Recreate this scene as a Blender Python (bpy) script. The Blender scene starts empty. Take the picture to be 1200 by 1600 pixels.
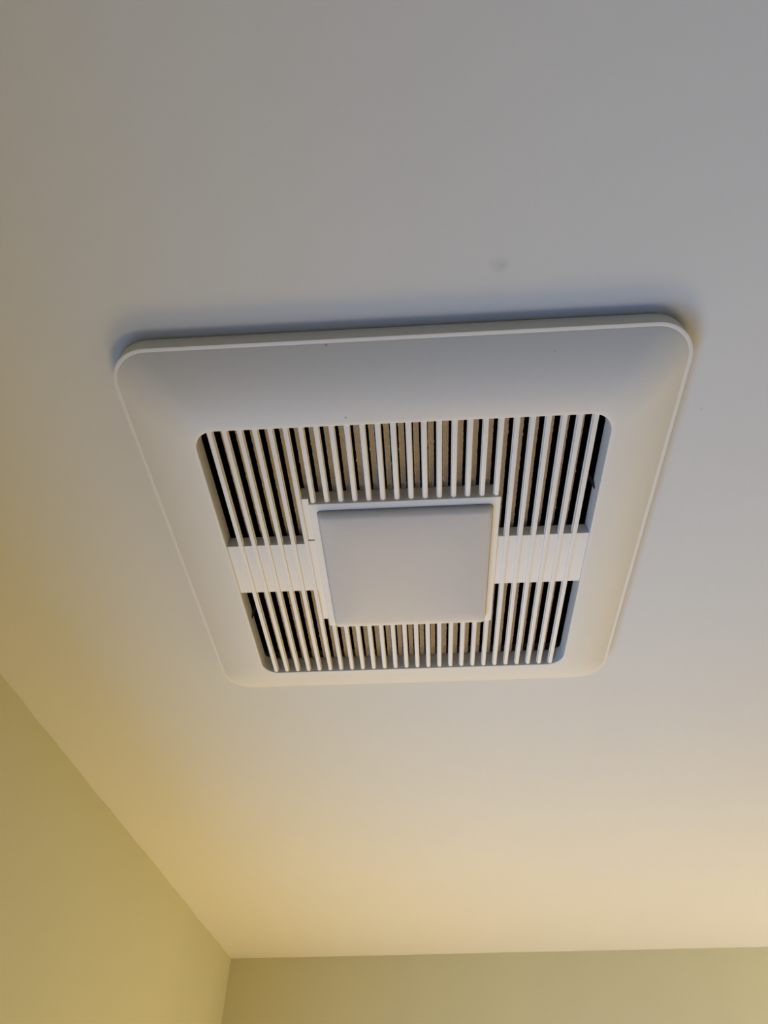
import bpy, bmesh, math, random
from mathutils import Vector, Matrix, noise

random.seed(7)
MM = 0.001
CEIL = 2.44                       # ceiling height
YAW = 0.0247                      # the fan sits slightly askew to the walls
RIM = CEIL - 0.01206              # height of the grille's rim face
col = bpy.context.scene.collection
scn = bpy.context.scene

# ------------------------------------------------------------------ camera
def fan_to_world(x, y, z):
    c, s = math.cos(YAW), math.sin(YAW)
    return Vector((c * x - s * y, s * x + c * y, RIM + z))

def make_camera():
    cd = bpy.data.cameras.new('camera')
    co = bpy.data.objects.new('camera', cd)
    col.objects.link(co)
    p, r, y = 0.848534, 0.002585, -0.058482
    F = Vector((math.sin(y) * math.cos(p), math.cos(y) * math.cos(p), math.sin(p)))
    R = Vector((math.cos(y), -math.sin(y), 0))
    U = R.cross(F)
    R2 = R * math.cos(r) + U * math.sin(r)
    U2 = -R * math.sin(r) + U * math.cos(r)
    Z = Matrix.Rotation(YAW, 3, 'Z')
    m = Matrix((Z @ R2, Z @ U2, Z @ (-F))).transposed().to_4x4()
    m.translation = fan_to_world(0.002724, -0.32625, -0.328857)
    co.matrix_world = m
    cd.sensor_fit = 'HORIZONTAL'
    cd.sensor_width = 36
    cd.lens = 36 * 1009.88 / 1200
    cd.clip_start = 0.01
    scn.camera = co
make_camera()

# ------------------------------------------------------------------ light
LIGHTS = [
    # name, location, aim, size x, size y, colour, watts
    ('warm_lamp_back', (-0.1, 0.93, 1.7), (0.1, -0.2, 2.3), 0.3, 0.3, (1.000, 0.694, 0.278), 2.12),
    ('cool_daylight_left', (-0.34, 0.0, 1.2), (0.6, 0, 1.201), 0.6, 0.8, (0.129, 0.357, 1.000), 8.23),
    ('added_fill_back_wall', (1.1, 0.6, 1.85), (1.0, 1.02, 2.0), 0.4, 0.1, (1.000, 0.806, 0.567), 3.94),  # added fill, brightens the right of the back wall; no fixture here
    ('added_warm_fill', (0.3, 0.5, 1.0), (0.3, 1.02, 1.8), 0.5, 0.5, (1.000, 0.664, 0.240), 7.35),  # added warm fill hung mid-room, aimed at the back wall
    ('cool_daylight_upper', (-0.34, 0.2, 1.7), (0.6, 0.2, 1.65), 0.3, 0.4, (0.214, 0.529, 1.000), 4.12),
]
for n, loc, aim, sx, sy, c, w in LIGHTS:
    ld = bpy.data.lights.new(n, 'AREA')
    ld.shape = 'RECTANGLE'
    ld.size, ld.size_y = sx, sy
    ld.color = c
    ld.energy = w
    lo = bpy.data.objects.new(n, ld)
    lo.location = loc
    lo.rotation_euler = (Vector(aim) - Vector(loc)).to_track_quat('-Z', 'Y').to_euler()
    col.objects.link(lo)

wd = bpy.data.worlds.new('world')
scn.world = wd
wd.use_nodes = True
wd.node_tree.nodes['Background'].inputs[0].default_value = (0.5, 0.5, 0.55, 1)
wd.node_tree.nodes['Background'].inputs[1].default_value = 0.0
scn.view_settings.view_transform = 'Standard'
scn.view_settings.look = 'None'
scn.view_settings.exposure = 0.0
scn.view_settings.gamma = 1.0
scn.view_settings.use_curve_mapping = False

# ------------------------------------------------------------------ materials
def material(name, color, rough=0.5, spec=0.5, coat=0.0, mottling=0.0, mscale=6.0,
             bump=0.0, bscale=400.0, spots=(), spot_color=(0.05, 0.045, 0.04), sss=0.0):
    m = bpy.data.materials.new(name)
    m.use_nodes = True
    nt = m.node_tree
    b = nt.nodes['Principled BSDF']
    b.inputs['Base Color'].default_value = (*color, 1)
    b.inputs['Roughness'].default_value = rough
    b.inputs['Specular IOR Level'].default_value = spec
    b.inputs['Coat Weight'].default_value = coat
    b.inputs['Coat Roughness'].default_value = 0.15
    if sss:
        b.inputs['Subsurface Weight'].default_value = sss
        b.inputs['Subsurface Radius'].default_value = (0.04, 0.04, 0.04)
        b.inputs['Subsurface Scale'].default_value = 1.0
    tc = nt.nodes.new('ShaderNodeTexCoord')
    last = None
    if mottling:
        n = nt.nodes.new('ShaderNodeTexNoise')
        n.inputs['Scale'].default_value = mscale
        n.inputs['Detail'].default_value = 5
        nt.links.new(tc.outputs['Object'], n.inputs['Vector'])
        mx = nt.nodes.new('ShaderNodeMix'); mx.data_type = 'RGBA'
        mx.inputs[6].default_value = (*[v * (1 - mottling) for v in color], 1)
        mx.inputs[7].default_value = (*[min(1, v * (1 + mottling)) for v in color], 1)
        nt.links.new(n.outputs['Fac'], mx.inputs[0])
        last = mx.outputs[2]
    for (p, r, strength) in spots:
        d = nt.nodes.new('ShaderNodeVectorMath'); d.operation = 'DISTANCE'
        nz = nt.nodes.new('ShaderNodeTexNoise'); nz.inputs['Scale'].default_value = 0.6 / r
        ad = nt.nodes.new('ShaderNodeVectorMath'); ad.operation = 'MULTIPLY_ADD'
        nt.links.new(tc.outputs['Object'], nz.inputs['Vector'])
        nt.links.new(nz.outputs['Color'], ad.inputs[0])
        ad.inputs[1].default_value = (r * 2.0,) * 3
        nt.links.new(tc.outputs['Object'], ad.inputs[2])
        nt.links.new(ad.outputs[0], d.inputs[0])
        d.inputs[1].default_value = tuple(v + r for v in p)
        mr = nt.nodes.new('ShaderNodeMapRange')
        mr.inputs['From Min'].default_value = r * 1.1
        mr.inputs['From Max'].default_value = r * 0.2
        mr.inputs['To Min'].default_value = 0
        mr.inputs['To Max'].default_value = strength
        nt.links.new(d.outputs['Value'], mr.inputs['Value'])
        mx = nt.nodes.new('ShaderNodeMix'); mx.data_type = 'RGBA'
        nt.links.new(mr.outputs[0], mx.inputs[0])
        if last: nt.links.new(last, mx.inputs[6])
        else: mx.inputs[6].default_value = (*color, 1)
        mx.inputs[7].default_value = (*spot_color, 1)
        last = mx.outputs[2]
    if last: nt.links.new(last, b.inputs['Base Color'])
    if bump:
        n = nt.nodes.new('ShaderNodeTexNoise')
        n.inputs['Scale'].default_value = bscale
        n.inputs['Detail'].default_value = 3
        nt.links.new(tc.outputs['Object'], n.inputs['Vector'])
        bp = nt.nodes.new('ShaderNodeBump')
        bp.inputs['Strength'].default_value = bump
        bp.inputs['Distance'].default_value = 0.001
        nt.links.new(n.outputs['Fac'], bp.inputs['Height'])
        nt.links.new(bp.outputs[0], b.inputs['Normal'])
    return m

PLASTIC = (0.79, 0.765, 0.71)
c_sm = fan_to_world(0.0554, -0.1966, 0)
c_sc = fan_to_world(0.1849, -0.0996, 0)
M = {
    'ceiling': material('ceiling_paint', (0.695, 0.70, 0.68), 0.8, 0.3, mottling=0.02, mscale=9, bump=0.12, bscale=180,
                        spots=[((c_sm.x, c_sm.y, CEIL), 0.0045, 0.22), ((c_sc.x, c_sc.y, CEIL), 0.0012, 0.25)],
                        spot_color=(0.2, 0.19, 0.2)),
    'wall': material('green_wall_paint', (0.655, 0.63, 0.42), 0.75, 0.3, mottling=0.03, mscale=5, bump=0.15, bscale=150),
    'wall_plain': material('room_wall_paint', (0.655, 0.63, 0.42), 0.8, 0.3, mottling=0.02),
    'floor': material('floor_tile', (0.22, 0.20, 0.18), 0.6, 0.4, mottling=0.1),
    'bezel': material('white_moulded_plastic', PLASTIC, 0.42, 0.45, mottling=0.008, mscale=30, bump=0.05, bscale=900,
                      spots=[((-0.0388, -0.1619, -0.001), 0.0011, 0.8), ((0.0857, -0.1538, -0.0055), 0.0008, 0.7),
                             ((-0.0312, -0.1244, -0.0170), 0.0009, 0.6), ((-0.1339, -0.1313, -0.0145), 0.0010, 0.3)]),
    'plastic': material('white_grille_plastic', (0.93, 0.885, 0.81), 0.45, 0.4, bump=0.05, bscale=700),
    'lens': material('milky_diffuser_plastic', (0.68, 0.665, 0.67), 0.40, 0.4, sss=1.0),
    'tan': material('dusty_tan_plastic', (0.62, 0.54, 0.45), 0.9, 0.2, mottling=0.22, mscale=500, bump=0.6, bscale=900),
    'black': material('black_cavity', (0.006, 0.006, 0.006), 0.8, 0.1),
    'metal': material('dark_spring_steel', (0.03, 0.028, 0.025), 0.45, 0.5),
}

# ------------------------------------------------------------------ helpers
def link(name, bm, mat, parent=None, sharp=30, kind=None):
    bmesh.ops.recalc_face_normals(bm, faces=bm.faces)
    for f in bm.faces: f.smooth = True
    for e in bm.edges:
        if len(e.link_faces) != 2 or e.calc_face_angle(0) > math.radians(sharp): e.smooth = False
    me = bpy.data.meshes.new(name)
    bm.to_mesh(me); bm.free()
    me.materials.append(mat)
    o = bpy.data.objects.new(name, me)
    col.objects.link(o)
    if parent: o.parent = parent
    if kind: o['kind'] = kind
    return o

def box(bm, x0, x1, y0, y1, z0, z1):
    v = [bm.verts.new((x, y, z)) for z in (z0, z1) for x, y in ((x0, y0), (x1, y0), (x1, y1), (x0, y1))]
    for q in ((0, 3, 2, 1), (4, 5, 6, 7), (0, 1, 5, 4), (1, 2, 6, 5), (2, 3, 7, 6), (3, 0, 4, 7)):
        bm.faces.new([v[i] for i in q])

def rrect(hx, hy, r, n=14, cx=0.0, cy=0.0):
    """rounded rectangle outline, same vertex count for every call with the same n"""
    pts = []
    for (sx, sy, a0) in ((1, 1, 0), (-1, 1, 90), (-1, -1, 180), (1, -1, 270)):
        ox, oy = sx * (hx - r), sy * (hy - r)
        for k in range(n + 1):
            a = math.radians(a0 + 90 * k / n)
            pts.append((cx + ox + r * math.cos(a), cy + oy + r * math.sin(a)))
    return pts

def loft(bm, loops, close=False, cap_first=False, cap_last=False):
    """loops: list of (points2d, z)"""
    rings = [[bm.verts.new((x, y, z)) for x, y in pts] for pts, z in loops]
    m = len(rings[0])
    seq = list(zip(rings, rings[1:])) + ([(rings[-1], rings[0])] if close else [])
    for A, B in seq:
        for i in range(m):
            j = (i + 1) % m
            bm.faces.new((A[i], A[j], B[j], B[i]))
    if cap_first: bm.faces.new(rings[0])
    if cap_last: bm.faces.new(rings[-1])

# ------------------------------------------------------------------ the room
XL, XR, YF, YN = -0.3756, 1.35, 1.0193, -2.8
def wobble(t, seed):
    return 0.0020 * noise.noise(Vector((t * 9, seed, 0))) + 0.0010 * noise.noise(Vector((t * 31, seed, 3)))

def ceiling():
    bm = bmesh.new()
    hole = [fan_to_world(x, y, 0) for x, y in ((-.13, -.13), (.13, -.13), (.13, .13), (-.13, .13))]
    out = [(XL - .05, YN - .05), (XR + .05, YN - .05), (XR + .05, YF + .05), (XL - .05, YF + .05)]
    for z in (CEIL, CEIL + 0.013):
        i = [bm.verts.new((h.x, h.y, z)) for h in hole]
        o = [bm.verts.new((x, y, z)) for x, y in out]
        for k in range(4):
            bm.faces.new((o[k], o[(k + 1) % 4], i[(k + 1) % 4], i[k]))
        if z == CEIL: i0, o0 = i, o
    for k in range(4):
        l = (k + 1) % 4
        bm.faces.new((i0[k], i0[l], i[l], i[k])); bm.faces.new((o0[k], o0[l], o[l], o[k]))
    link('ceiling', bm, M['ceiling'], kind='structure')

def wall(name, a, b, inward, seed, mat):
    """slab wall from a to b; its painted top edge wavers a little like a hand-cut paint line"""
    bm = bmesh.new()
    a, b, inward = Vector(a), Vector(b), Vector(inward)
    n = 240 if seed else 1
    top, mid, bot = [], [], []
    for k in range(n + 1):
        p = a.lerp(b, k / n)
        w = wobble((b - a).length * k / n, seed) if seed else 0
        q = p + inward * w
        top.append(bm.verts.new((q.x, q.y, CEIL)))
        mid.append(bm.verts.new((p.x, p.y, CEIL - 0.02)))
        bot.append(bm.verts.new((p.x, p.y, 0)))
    for k in range(n):
        bm.faces.new((bot[k], bot[k + 1], mid[k + 1], mid[k]))
        bm.faces.new((mid[k], mid[k + 1], top[k + 1], top[k]))
    pa, pb = a - inward * .05, b - inward * .05
    back = [bm.verts.new(c) for c in ((pa.x, pa.y, 0), (pb.x, pb.y, 0), (pb.x, pb.y, CEIL), (pa.x, pa.y, CEIL))]
    bm.faces.new(back)
    bm.faces.new(top + [back[2], back[3]])
    bm.faces.new(bot + [back[1], back[0]])
    bm.faces.new((bot[0], mid[0], top[0], back[3], back[0]))
    bm.faces.new((bot[-1], mid[-1], top[-1], back[2], back[1]))
    link(name, bm, mat, kind='structure')

ceiling()
wall('wall_left', (XL, YN, 0), (XL, YF, 0), (1, 0, 0), 2, M['wall'])
wall('wall_back', (XL, YF, 0), (XR, YF, 0), (0, -1, 0), 5, M['wall'])
wall('wall_right', (XR, YN, 0), (XR, YF, 0), (-1, 0, 0), 0, M['wall_plain'])
wall('wall_front', (XL, YN, 0), (XR, YN, 0), (0, 1, 0), 0, M['wall_plain'])
bm = bmesh.new(); box(bm, XL - .05, XR + .05, YN - .05, YF + .05, -0.05, 0)
link('floor', bm, M['floor'], kind='structure')

# ------------------------------------------------------------------ the exhaust fan
fan = bpy.data.objects.new('exhaust_fan', None)
fan.empty_display_size = 0.1
fan.location = (0, 0, RIM)
fan.rotation_euler = (0, 0, YAW)
fan['label'] = 'square white bathroom exhaust fan cover with slatted grille and milky light on the ceiling'
fan['category'] = 'exhaust fan'
col.objects.link(fan)

H = -17.23 * MM                 # height of the grille face below the rim face
AX, AY = 121.5, 119.3           # half sizes of the opening, mm

def bezel():
    bm = bmesh.new()
    L = []
    def add(hx, hy, r, z): L.append((rrect(hx * MM, hy * MM, r * MM), z * MM))
    add(164.2, 164.2, 23.2, 11.3)
    add(165, 165, 24, 10.6)
    add(165, 165, 24, 0.5)
    add(164.85, 164.85, 23.9, 0.15)
    add(164.5, 164.5, 23.5, 0)
    add(162.6, 162.6, 21.7, 0)
    add(162.4, 162.4, 21.5, -0.15)
    n, s0, s1 = 22, 0.74, 0.08
    x0, x1x, x1y = 162.4, AX + .8, AY + .8
    k0 = (s0 + s1) / 2
    for k in range(1, n + 1):
        t = k / n
        f = (s0 * t - (s0 - s1) * t * t / 2) / k0
        add(x0 + (x1x - x0) * t, x0 + (x1y - x0) * t, 21.5 + (13.3 - 21.5) * t, -0.15 + (-17.23 + .15) * f)
    add(AX + .35, AY + .35, 12.9, -17.12)
    add(AX + .08, AY + .08, 12.6, -16.85)
    add(AX, AY, 12.5, -16.4)
    add(AX - .2, AY - .2, 12.3, -12.5)
    add(AX - .6, AY - .4, 11.9, -10.5)
    add(AX - .8, AY - .6, 11.7, -6.6)
    add(AX + .5, AY + .5, 12.0, -6.4)
    add(AX + 6, AY + 6, 14, -13.0)
    add(AX + 20, AY + 22, 18, -9.0)
    add(162.5, 162.5, 21.5, 2)
    add(162.8, 162.8, 21.8, 11.3)
    loft(bm, L, close=True)
    for v in bm.verts:            # the skirt is taller on the far side
        if v.co.y > (AY - 9) * MM and v.co.y < (AY + .6) * MM and -6.7 * MM < v.co.z < -6.3 * MM:
            v.co.z += 3.0 * MM * min(1, (v.co.y / MM - (AY - 9)) / 7)
    link('bezel', bm, M['bezel'], fan, sharp=28)
bezel()

PITCH = 8.93
def slat(bm, x, y0, y1, round0, round1):
    """one slat: narrow rounded lower part on a slightly wider upper part"""
    def outline(w, a, b, ra, rb, n=5):
        pts = []
        h = w / 2
        for k in range(n + 1):                      # far end
            t = math.radians(90 * k / n)
            pts.append((x + (h - rb) + rb * math.cos(t), b - rb + rb * math.sin(t)))
        for k in range(n + 1):
            t = math.radians(90 + 90 * k / n)
            pts.append((x - (h - rb) + rb * math.cos(t), b - rb + rb * math.sin(t)))
        for k in range(n + 1):
            t = math.radians(180 + 90 * k / n)
            pts.append((x - (h - ra) + ra * math.cos(t), a + ra + ra * math.sin(t)))
        for k in range(n + 1):
            t = math.radians(270 + 90 * k / n)
            pts.append((x + (h - ra) + ra * math.cos(t), a + ra + ra * math.sin(t)))
        return [(p * MM, q * MM) for p, q in pts]
    h = -17.23
    g0, g1 = (0.9 if round0 else -.25), (0.9 if round1 else -.25)
    r0, r1 = (1.15 if round0 else .02), (1.15 if round1 else .02)
    A, B = y0 + g0, y1 - g1
    L = [(outline(2.3, A + .3, B - .3, r0 * .8, r1 * .8), (h + .30) * MM),
         (outline(2.75, A + .06, B - .06, r0, r1), (h + .42) * MM),
         (outline(2.9, A, B, r0, r1), (h + .75) * MM),
         (outline(3.0, A, B, r0, r1), (h + 2.5) * MM),
         (outline(3.55, y0 - .3, y1 + .3, .02, .02), (h + 2.6) * MM),
         (outline(3.6, y0 - .3, y1 + .3, .02, .02), (h + 3.7) * MM)]
    loft(bm, L, cap_first=True, cap_last=True)

def grille():
    bm = bmesh.new()
    for i in range(26):
        x = (i - 12.5) * PITCH
        if 6 <= i <= 19:
            slat(bm, x, -AY, -61.0, False, True)
            slat(bm, x, 60.6, AY, False, True)
        else:
            slat(bm, x, -AY, AY, False, True)
    link('grille', bm, M['plastic'], fan, sharp=35)
grille()

# flat bars that tie the light's surround to the bezel, left and right
for s in (-1, 1):
    bm = bmesh.new()
    xa, xb = sorted((s * 60.6, s * (AX + .2)))
    y0, y1, z = -25.0, 22.1, -17.23 + 1.6
    prof = [(y0 + .5, z), (y1 - .3, z), (y1, z + .3), (y1, z + 3), (y0, z + 8.5), (y0, z + .6), (y0 + .15, z + .15)]
    # far face stops at 3 mm, near face is a tall skirt
    ra = [bm.verts.new((xa * MM, y * MM, zz * MM)) for y, zz in prof]
    rb = [bm.verts.new((xb * MM, y * MM, zz * MM)) for y, zz in prof]
    for k in range(len(prof)):
        l = (k + 1) % len(prof)
        bm.faces.new((ra[k], ra[l], rb[l], rb[k]))
    bm.faces.new(ra); bm.faces.new(rb)
    link('crossbar', bm, M['plastic'], fan)

def light_frame():
    bm = bmesh.new()
    L = []
    def add(hx, hy, r, z): L.append((rrect(hx * MM, hy * MM, r * MM, 6), z * MM))
    h = -17.23
    add(60.0, 60.0, .3, h + 13)
    add(60.7, 60.7, .3, h + 12.9)
    add(61.1, 60.9, .4, h + .5)
    add(61.0, 60.8, .4, h + .12)
    add(60.7, 60.5, .4, h)
    add(60.0, 59.8, .5, h - .02)
    add(56.9, 56.7, 2.6, h - .85)
    add(56.4, 56.2, 2.6, h - .8)
    add(56.3, 56.1, 2.6, h + 1.5)
    add(40, 40, 2.6, h + 1.5)
    loft(bm, L, cap_last=True, cap_first=True)
    return link('light_frame', bm, M['plastic'], fan, sharp=32)
lf = light_frame()

def lens():
    bm = bmesh.new()
    L = []
    def add(hx, hy, r, z): L.append((rrect(hx * MM, hy * MM, r * MM, 8), z * MM))
    h = -17.23
    add(56.0, 55.8, 2.4, h + 1.4)
    add(55.9, 55.7, 2.4, h - 1)
    add(55.6, 55.4, 2.3, h - 4.2)
    add(55.3, 55.1, 2.2, h - 5.4)
    add(54.7, 54.5, 2.1, h - 6.4)
    add(53.9, 53.7, 2.0, h - 6.95)
    add(52.6, 52.4, 1.8, h - 7.2)
    add(30, 30, 1.5, h - 7.35)
    loft(bm, L, cap_first=True, cap_last=True)
    link('light_lens', bm, M['lens'], lf, sharp=60)['label'] = 'milky grey-white square light diffuser'
lens()

# the surround's side flange, left only, in two pieces with a seam between
bm = bmesh.new()
z = -17.23
box(bm, -66.4 * MM, -61.0 * MM, -64.2 * MM, -28.6 * MM, (z + 1.8) * MM, (z + 13) * MM)
box(bm, -66.4 * MM, -61.0 * MM, -27.8 * MM, 22.0 * MM, (z + 1.25) * MM, (z + 6) * MM)
box(bm, -66.4 * MM, -61.0 * MM, 21.9 * MM, 55.4 * MM, (z + 2.6) * MM, (z + 6) * MM)
link('side_flange', bm, M['plastic'], fan)

# dusty baffle strips behind the gaps
def baffle():
    bm = bmesh.new()
    rnd = random.Random(3)
    def strip(xc, ya, yb):
        n = int((yb - ya) / 1.2)
        rows = []
        z0, z1 = -5.0, -3.6
        for k in range(n + 1):
            y = ya + (yb - ya) * k / n
            def j(s):
                v = noise.noise(Vector((y * .45, s, xc))) * .22 + noise.noise(Vector((y * 1.7, s, xc))) * .14
                if rnd.random() < .03: v += rnd.uniform(-.1, .5)
                return v
            a, b = xc - 1.7 - j(1), xc + 1.7 + j(9)
            rows.append([bm.verts.new((p * MM, y * MM, q * MM)) for p, q in ((a, z0), (b, z0), (b, z1), (a, z1))])
        for A, B in zip(rows, rows[1:]):
            for k in range(4):
                l = (k + 1) % 4
                bm.faces.new((A[k], A[l], B[l], B[k]))
        bm.faces.new(rows[0]); bm.faces.new(rows[-1])
    for i in range(25):
        xc = (i - 12) * PITCH
        if 6 <= i <= 18:
            strip(xc, -118.5, -60.8); strip(xc, 61.0, 118.5)
        else:
            strip(xc, -118.5, 118.5)
    link('baffle', bm, M['tan'], fan)['label'] = 'dusty tan strips seen through the gaps'
baffle()

# the fan's black can above the ceiling
bm = bmesh.new()
o = 129.5
L = [(rrect(o * MM, o * MM, 2 * MM, 2), 11.5 * MM), (rrect(o * MM, o * MM, 2 * MM, 2), 160 * MM),
     (rrect(o * MM, o * MM, 2 * MM, 2), 162 * MM)]
loft(bm, L, cap_last=True)
L = [(rrect((o - 1) * MM, (o - 1) * MM, 2 * MM, 2), 11.5 * MM), (rrect((o - 1) * MM, (o - 1) * MM, 2 * MM, 2), 159 * MM)]
loft(bm, L, cap_last=True)
link('duct_housing', bm, M['black'], fan)['label'] = 'black fan housing above the ceiling'

# spring clips showing through slots in the opening's side walls
def clip(x, y, s):
    bm = bmesh.new()
    pts = [(0, -1.6), (2.0, 1.2), (1.2, 4.0), (-.6, 1.2)]
    zs = (-9.6, -8.0, -4.0)
    # a bent tongue of spring steel: hooks down through the slot then rises into the can
    path = [(0.2, 0.0, -11.2), (-0.3, -1.2, -9.4), (-1.4, -3.2, -6.0), (-3.4, -4.5, 4.0), (-4.2, -4.8, 12.0)]
    rings = []
    for k, (px, py, pz) in enumerate(path):
        w = .7 + .6 * k
        rings.append([bm.verts.new(((x + s * (px + a)) * MM, (y + py + b) * MM, pz * MM))
                      for a, b in ((-.25, -w), (.25, -w), (.25, w), (-.25, w))])
    for A, B in zip(rings, rings[1:]):
        for k in range(4):
            l = (k + 1) % 4
            bm.faces.new((A[k], A[l], B[l], B[k]))
    bm.faces.new(rings[0]); bm.faces.new(rings[-1])
    link('spring_clip', bm, M['metal'], fan)['label'] = 'dark metal spring clip'
clip(120.6, -59.5, 1)
clip(-120.6, 56.0, -1)
